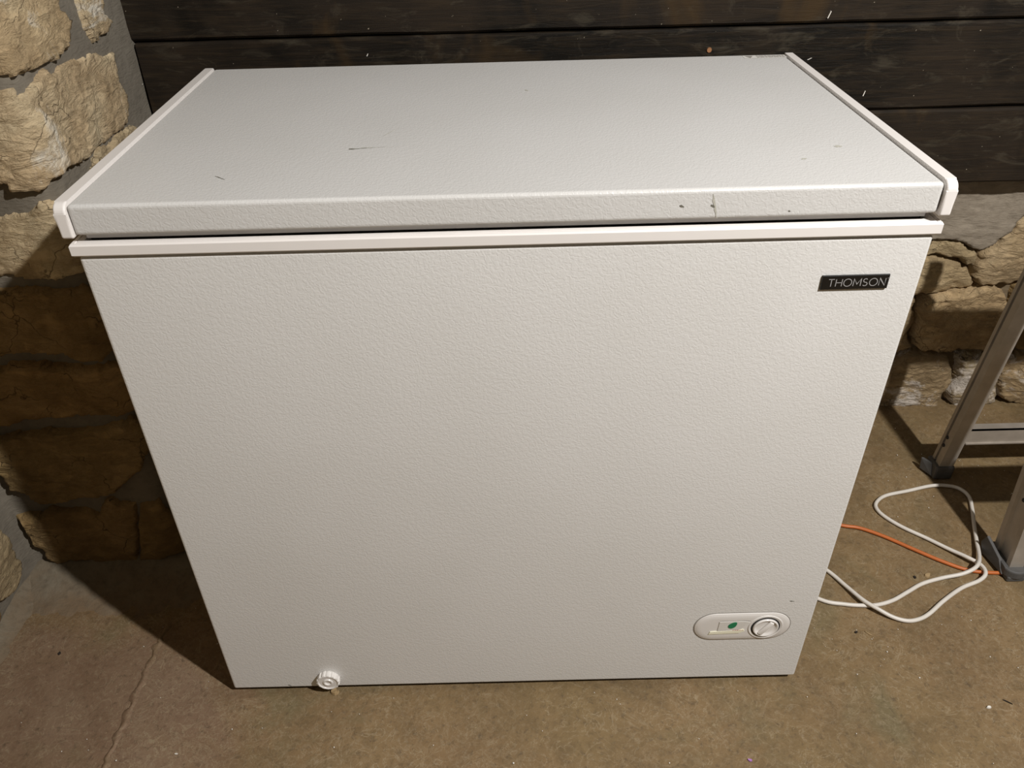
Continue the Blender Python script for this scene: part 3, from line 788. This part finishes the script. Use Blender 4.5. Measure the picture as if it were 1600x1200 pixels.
# ------------------------------------------------------------------ step ladder
lad = empty('step_ladder', (1.15, .35, 0))
tag(lad, 'dull grey aluminium step ladder with dark rubber feet beside the freezer', 'ladder')
XC, BX = 1.155, .035
def rail(x0, y0, lean, ztop, sgn, wx, wy, z0, lip):
    """channel section rail: web on the outer side, two flanges; leans in Y, closes in X"""
    bm = bmesh.new()
    t = .003
    if lip:  sec = [(0, 0), (wx, 0), (wx, t), (t, t), (t, wy * .46), (.0085, wy * .50), (.0085, wy * .80), (t, wy * .82), (t, wy - t), (wx, wy - t), (wx, wy), (0, wy), (0, wy * .74), (.0055, wy * .72), (.0055, wy * .56), (0, wy * .54)]
    else: sec = [(0, 0), (wx, 0), (wx, wy), (0, wy), (0, wy - .011), (.005, wy - .014), (.005, .014), (0, .011)]
    a = []; b = []
    for sx, sy in sec:
        for L_, z in ((a, z0), (b, ztop)):
            X = XC + sgn * (-(XC - x0) + sx + BX * z) ; Y = y0 + sy + lean * z
            L_.append(bm.verts.new((X, Y, z)))
    n = len(sec)
    bm.faces.new(a); bm.faces.new(b[::-1])
    for k in range(n): bm.faces.new((a[k], b[k], b[(k + 1) % n], a[(k + 1) % n]))
    return bm
FY, RY = .202, .480; FL, RL = .147, -.055; HT = .68; ZPF = .66
def xin(z, x0): return XC - (XC - x0) + BX * z
for sgn in (1, -1):
    fr = obj('front_rail', rail(.925, FY, FL, HT, sgn, .026, .055, .012, False), METAL, lad)
    rr = obj('rear_rail', rail(.919, RY, RL, ZPF, sgn, .030, .032, .012, True), METAL, lad)
    # spreader strap joining the rails
    zs = ZPF - .06; xs = XC + sgn * (-(XC - .9225) + BX * zs)
    obj('spreader', box(min(xs, xs + sgn * .003), max(xs, xs + sgn * .003), FY + FL * zs + .02, RY + RL * zs + .02, zs, zs + .02, .0006, 1), METAL, lad)
    # feet
    def X(v): return XC + sgn * (v - XC)
    def xbox(x0, x1, *a):
        p, q = sorted((X(x0), X(x1))); return box(p, q, *a)
    bm = bmesh.new()
    pts = []
    for k in range(15):
        a = math.pi + math.pi * k / 14; pts.append((.939 + .021 * math.cos(a), .208 + .018 * math.sin(a)))
    pts += [(.960, .266), (.955, .272), (.918, .272)]
    bm = prism([(X(px_), py_, .0082) for px_, py_ in pts], (0, 0, .0178), .003, 2)
    p_, q_ = sorted((X(.9205), X(.9575)))
    add_box(bm, p_ + .002, q_ - .002, .193, .2095, 0.0, .0120, .002, 1)
    add_box(bm, p_, q_, .2235, .270, 0.0, .0120, .002, 1)
    ft = obj('rubber_foot', bm, RUBBER, lad, False)
    bm = prism([(X(.9165), .205, .008), (X(.911), .264, .003), (X(.910), .276, .022), (X(.911), .268, .044), (X(.9165), .225, .028)], (sgn * .006, 0, 0), .0015, 2)
    obj('heel_flap', bm, RUBBER, ft)
    ft2 = obj('rubber_foot', xbox(.914, .954, .474, .517, 0.0, .034, .004, 2), RUBBER, lad)
    bm = prism([(X(.912), .482, .004), (X(.900), .510, .003), (X(.899), .514, .030), (X(.912), .494, .030)], (sgn * .006, 0, 0), .001, 1)
    obj('heel_flap', bm, RUBBER, ft2)
    for zz in (.082, .104):
        P0 = Vector((XC + sgn * (-(XC - .919) + BX * zz), RY + RL * zz + .016, zz))
        bm = bmesh.new(); bmesh.ops.create_uvsphere(bm, u_segments=10, v_segments=6, radius=.0042, matrix=Matrix.Translation(P0))
        obj('rivet', bm, RIVET, rr, True)
    P0 = Vector((XC + sgn * (-(XC - .931) + BX * .15), FY + FL * .15 + .03, .15))
    bm = bmesh.new(); bmesh.ops.create_uvsphere(bm, u_segments=10, v_segments=6, radius=.0045, matrix=Matrix.Translation(P0))
    obj('rivet', bm, RIVET, fr, True)
# rear brace: angle section
bz0_, bz1_ = .098, .135
yb_ = RY + RL * .115 + .001
bm = box(xin(.115, .919) + .024, 2 * XC - xin(.115, .919) - .024, yb_, yb_ + .003, bz0_, bz1_)
add_box(bm, xin(.115, .919) + .030, 2 * XC - xin(.115, .919) - .030, yb_, yb_ + .020, bz1_ - .003, bz1_)
add_box(bm, xin(.115, .919) + .030, 2 * XC - xin(.115, .919) - .030, yb_ - .003, yb_ + .003, bz0_, bz0_ + .003)
obj('brace', bm, METAL, lad)
for z in (.52,):
    yb2 = RY + RL * z + .006
    obj('brace', box(xin(z, .919) + .018, 2 * XC - xin(z, .919) - .018, yb2, yb2 + .02, z, z + .03, .002, 1), METAL, lad)
for z in (.275,):
    y = FY + FL * z
    bm = box(xin(z, .925) + .026, 2 * XC - xin(z, .925) - .026, y + .001, y + .080, z - .0025, z, .0008, 1)
    add_box(bm, xin(z, .925) + .026, 2 * XC - xin(z, .925) - .026, y + .001, y + .004, z - .028, z)
    add_box(bm, xin(z, .925) + .026, 2 * XC - xin(z, .925) - .026, y + .077, y + .080, z - .020, z)
    obj('step', bm, METAL, lad)
z = ZPF; y = FY + FL * z  # unseen platform, height and depth shaped for its shadow on the wall block
bm = box(xin(z, .925) + .026, 2 * XC - xin(z, .925) - .026, y + .001, y + .080, z - .003, z, .0008, 1)
add_box(bm, xin(z, .925) + .026, 2 * XC - xin(z, .925) - .026, y + .001, y + .004, z - .028, z)
add_box(bm, xin(z, .925) + .026, 2 * XC - xin(z, .925) - .026, y + .077, y + .080, z - .020, z)
obj('shadow_platform', bm, METAL, lad)

# ------------------------------------------------------------------ cords on the floor
RCD = .0037
def floor_path(px, r):
    out = []
    for q in px:
        z = r + (q[2] if len(q) > 2 else 0)
        P = on_floor(q[0], q[1], z); out.append((P[0], P[1], z))
    return out
wp = [(1283, 937), (1320, 944), (1348, 946), (1371, 945), (1395, 938), (1418, 925), (1441, 912), (1472, 903, .002), (1502, 897, .008), (1521, 889, .015), (1529, 880, .016), (1530, 867, .010), (1526, 846, .004), (1522, 820, .002), (1519, 795), (1514, 776), (1500, 764), (1481, 759), (1455, 759), (1418, 767), (1385, 774), (1371, 783), (1369, 793), (1381, 806), (1409, 823), (1448, 841), (1483, 858, .002), (1512, 871, .0075), (1533, 883, .0075), (1540, 896, .0075), (1530, 907, .003), (1502, 919), (1474, 939), (1453, 958), (1437, 967), (1418, 970), (1395, 964, .002), (1371, 951, .0075), (1348, 937, .0075), (1320, 914, .002), (1295, 893)]
path = floor_path(wp, RCD)
path = [(.478, .70, RCD), (.485, .55, RCD), (.497, .35, RCD), (.520, .205, RCD)] + path + [(.565, .275, RCD), (.535, .40, RCD), (.52, .56, RCD), (.51, .70, RCD)]
cord = obj('power_cord', tube(catmull(path, 7), RCD, 12), CORD, None, True)
tag(cord, 'white power cord looped on the floor beside the freezer', 'cord')
op = floor_path([(1316, 821), (1343, 825), (1381, 838), (1427, 858), (1472, 877), (1514, 891), (1556, 895), (1591, 893), (1640, 888)], .0036)
op = [(.49, .72, .0036), (.505, .52, .0036), (.56, .405, .0036), (.62, .364, .0036)] + op + [(1.25, .23, .0036), (1.55, .10, .0036), (1.9, .02, .0036)]
oc = obj('extension_cord', tube(catmull(op, 7), .0036, 12), ORANGE, None, True)
tag(oc, 'orange extension cord running under the white cord loop', 'cord')

# ------------------------------------------------------------------ debris on the floor
def chip(name, u, v, rx, ry, h, mat, label, rot=0.0, n=9, seed=1):
    r = random.Random(seed); P = on_floor(u, v); bm = bmesh.new(); A = []; B = []
    for k in range(n):
        a = 2 * math.pi * k / n; q = r.uniform(.7, 1.15)
        x = rx * q * math.cos(a); y = ry * q * math.sin(a)
        x, y = x * math.cos(rot) - y * math.sin(rot), x * math.sin(rot) + y * math.cos(rot)
        A.append(bm.verts.new((P[0] + x, P[1] + y, -.0005))); B.append(bm.verts.new((P[0] + x * .85, P[1] + y * .85, h * r.uniform(.7, 1.3))))
    bm.faces.new(B); bm.faces.new(A[::-1])
    for k in range(n): bm.faces.new((A[k], A[(k + 1) % n], B[(k + 1) % n], B[k]))
    o = obj(name, bm, mat); tag(o, label, 'debris'); return o
chip('wood_chip', 523, 1081, .0072, .0065, .004, CHIPT, 'round tan chip on the floor under the drain cap', seed=2)
chip('paint_chip', 1545, 1105, .0042, .0025, .002, CHIPW, 'white paint chip on bare concrete near a thin dark twig', seed=3)
chip('twig', 1575, 1097, .0085, .0008, .0012, CHIPD, 'thin dark twig lying on the concrete floor', rot=-.6, seed=4)
chip('plastic_fragment', 1172, 1188, .0035, .0022, .0015, CHIPP, 'tiny purple plastic fragment on the floor before the freezer', rot=-.5, seed=5)
chip('leaf_crumb', 1449, 899, .008, .005, .002, CHIPT, 'dry tan leaf crumb between the cord strands', rot=.5, seed=6)
chip('dark_crumb', 1429, 902, .0028, .004, .002, CHIPD, 'small black crumb beside the dry leaf crumb', seed=7)
chip('bark_crumb', 1338, 988, .0035, .0022, .002, CHIPD, 'dark bark crumb on the floor beyond the cord loop', rot=.4, seed=8)
chip('straw', 1357, 990, .009, .0009, .0012, CHIPT, 'short tan straw beside the dark bark crumb', rot=-.8, seed=9)
chip('pebble', 93, 1021, .0022, .003, .002, CHIPD, 'tiny dark pebble on the reddish floor by the pier', seed=10)
chip('paint_flake', 275, 1178, .0030, .0012, .001, CHIPW, 'white paint flake beside the raised floor seam', rot=.1, seed=11)
CPTS = catmull(path, 7) + catmull(op, 7)
bm = bmesh.new(); r = random.Random(21)
for _ in range(420):
    x = r.uniform(-.9, 1.5); y = r.uniform(-.45, .70)
    if -.49 < x < .49 and -.01 < y < .6: continue
    if x < -.6 and y > .16: continue
    if x < -.86: continue
    if min(math.hypot(x - q[0], y - q[1]) for q in CPTS) < .009: continue
    s = r.uniform(.0005, .0012) * (1.5 if r.random() < .08 else 1)
    bmesh.ops.create_icosphere(bm, subdivisions=1, radius=s, matrix=Matrix.Translation((x, y, s * .4)) @ Matrix.Diagonal((1, r.uniform(.6, 1.4), .7, 1)))
gr = obj('floor_grit', bm, CHIPW)
tag(gr, 'scattered pale grit specks over the concrete floor', 'grit', kind='stuff')
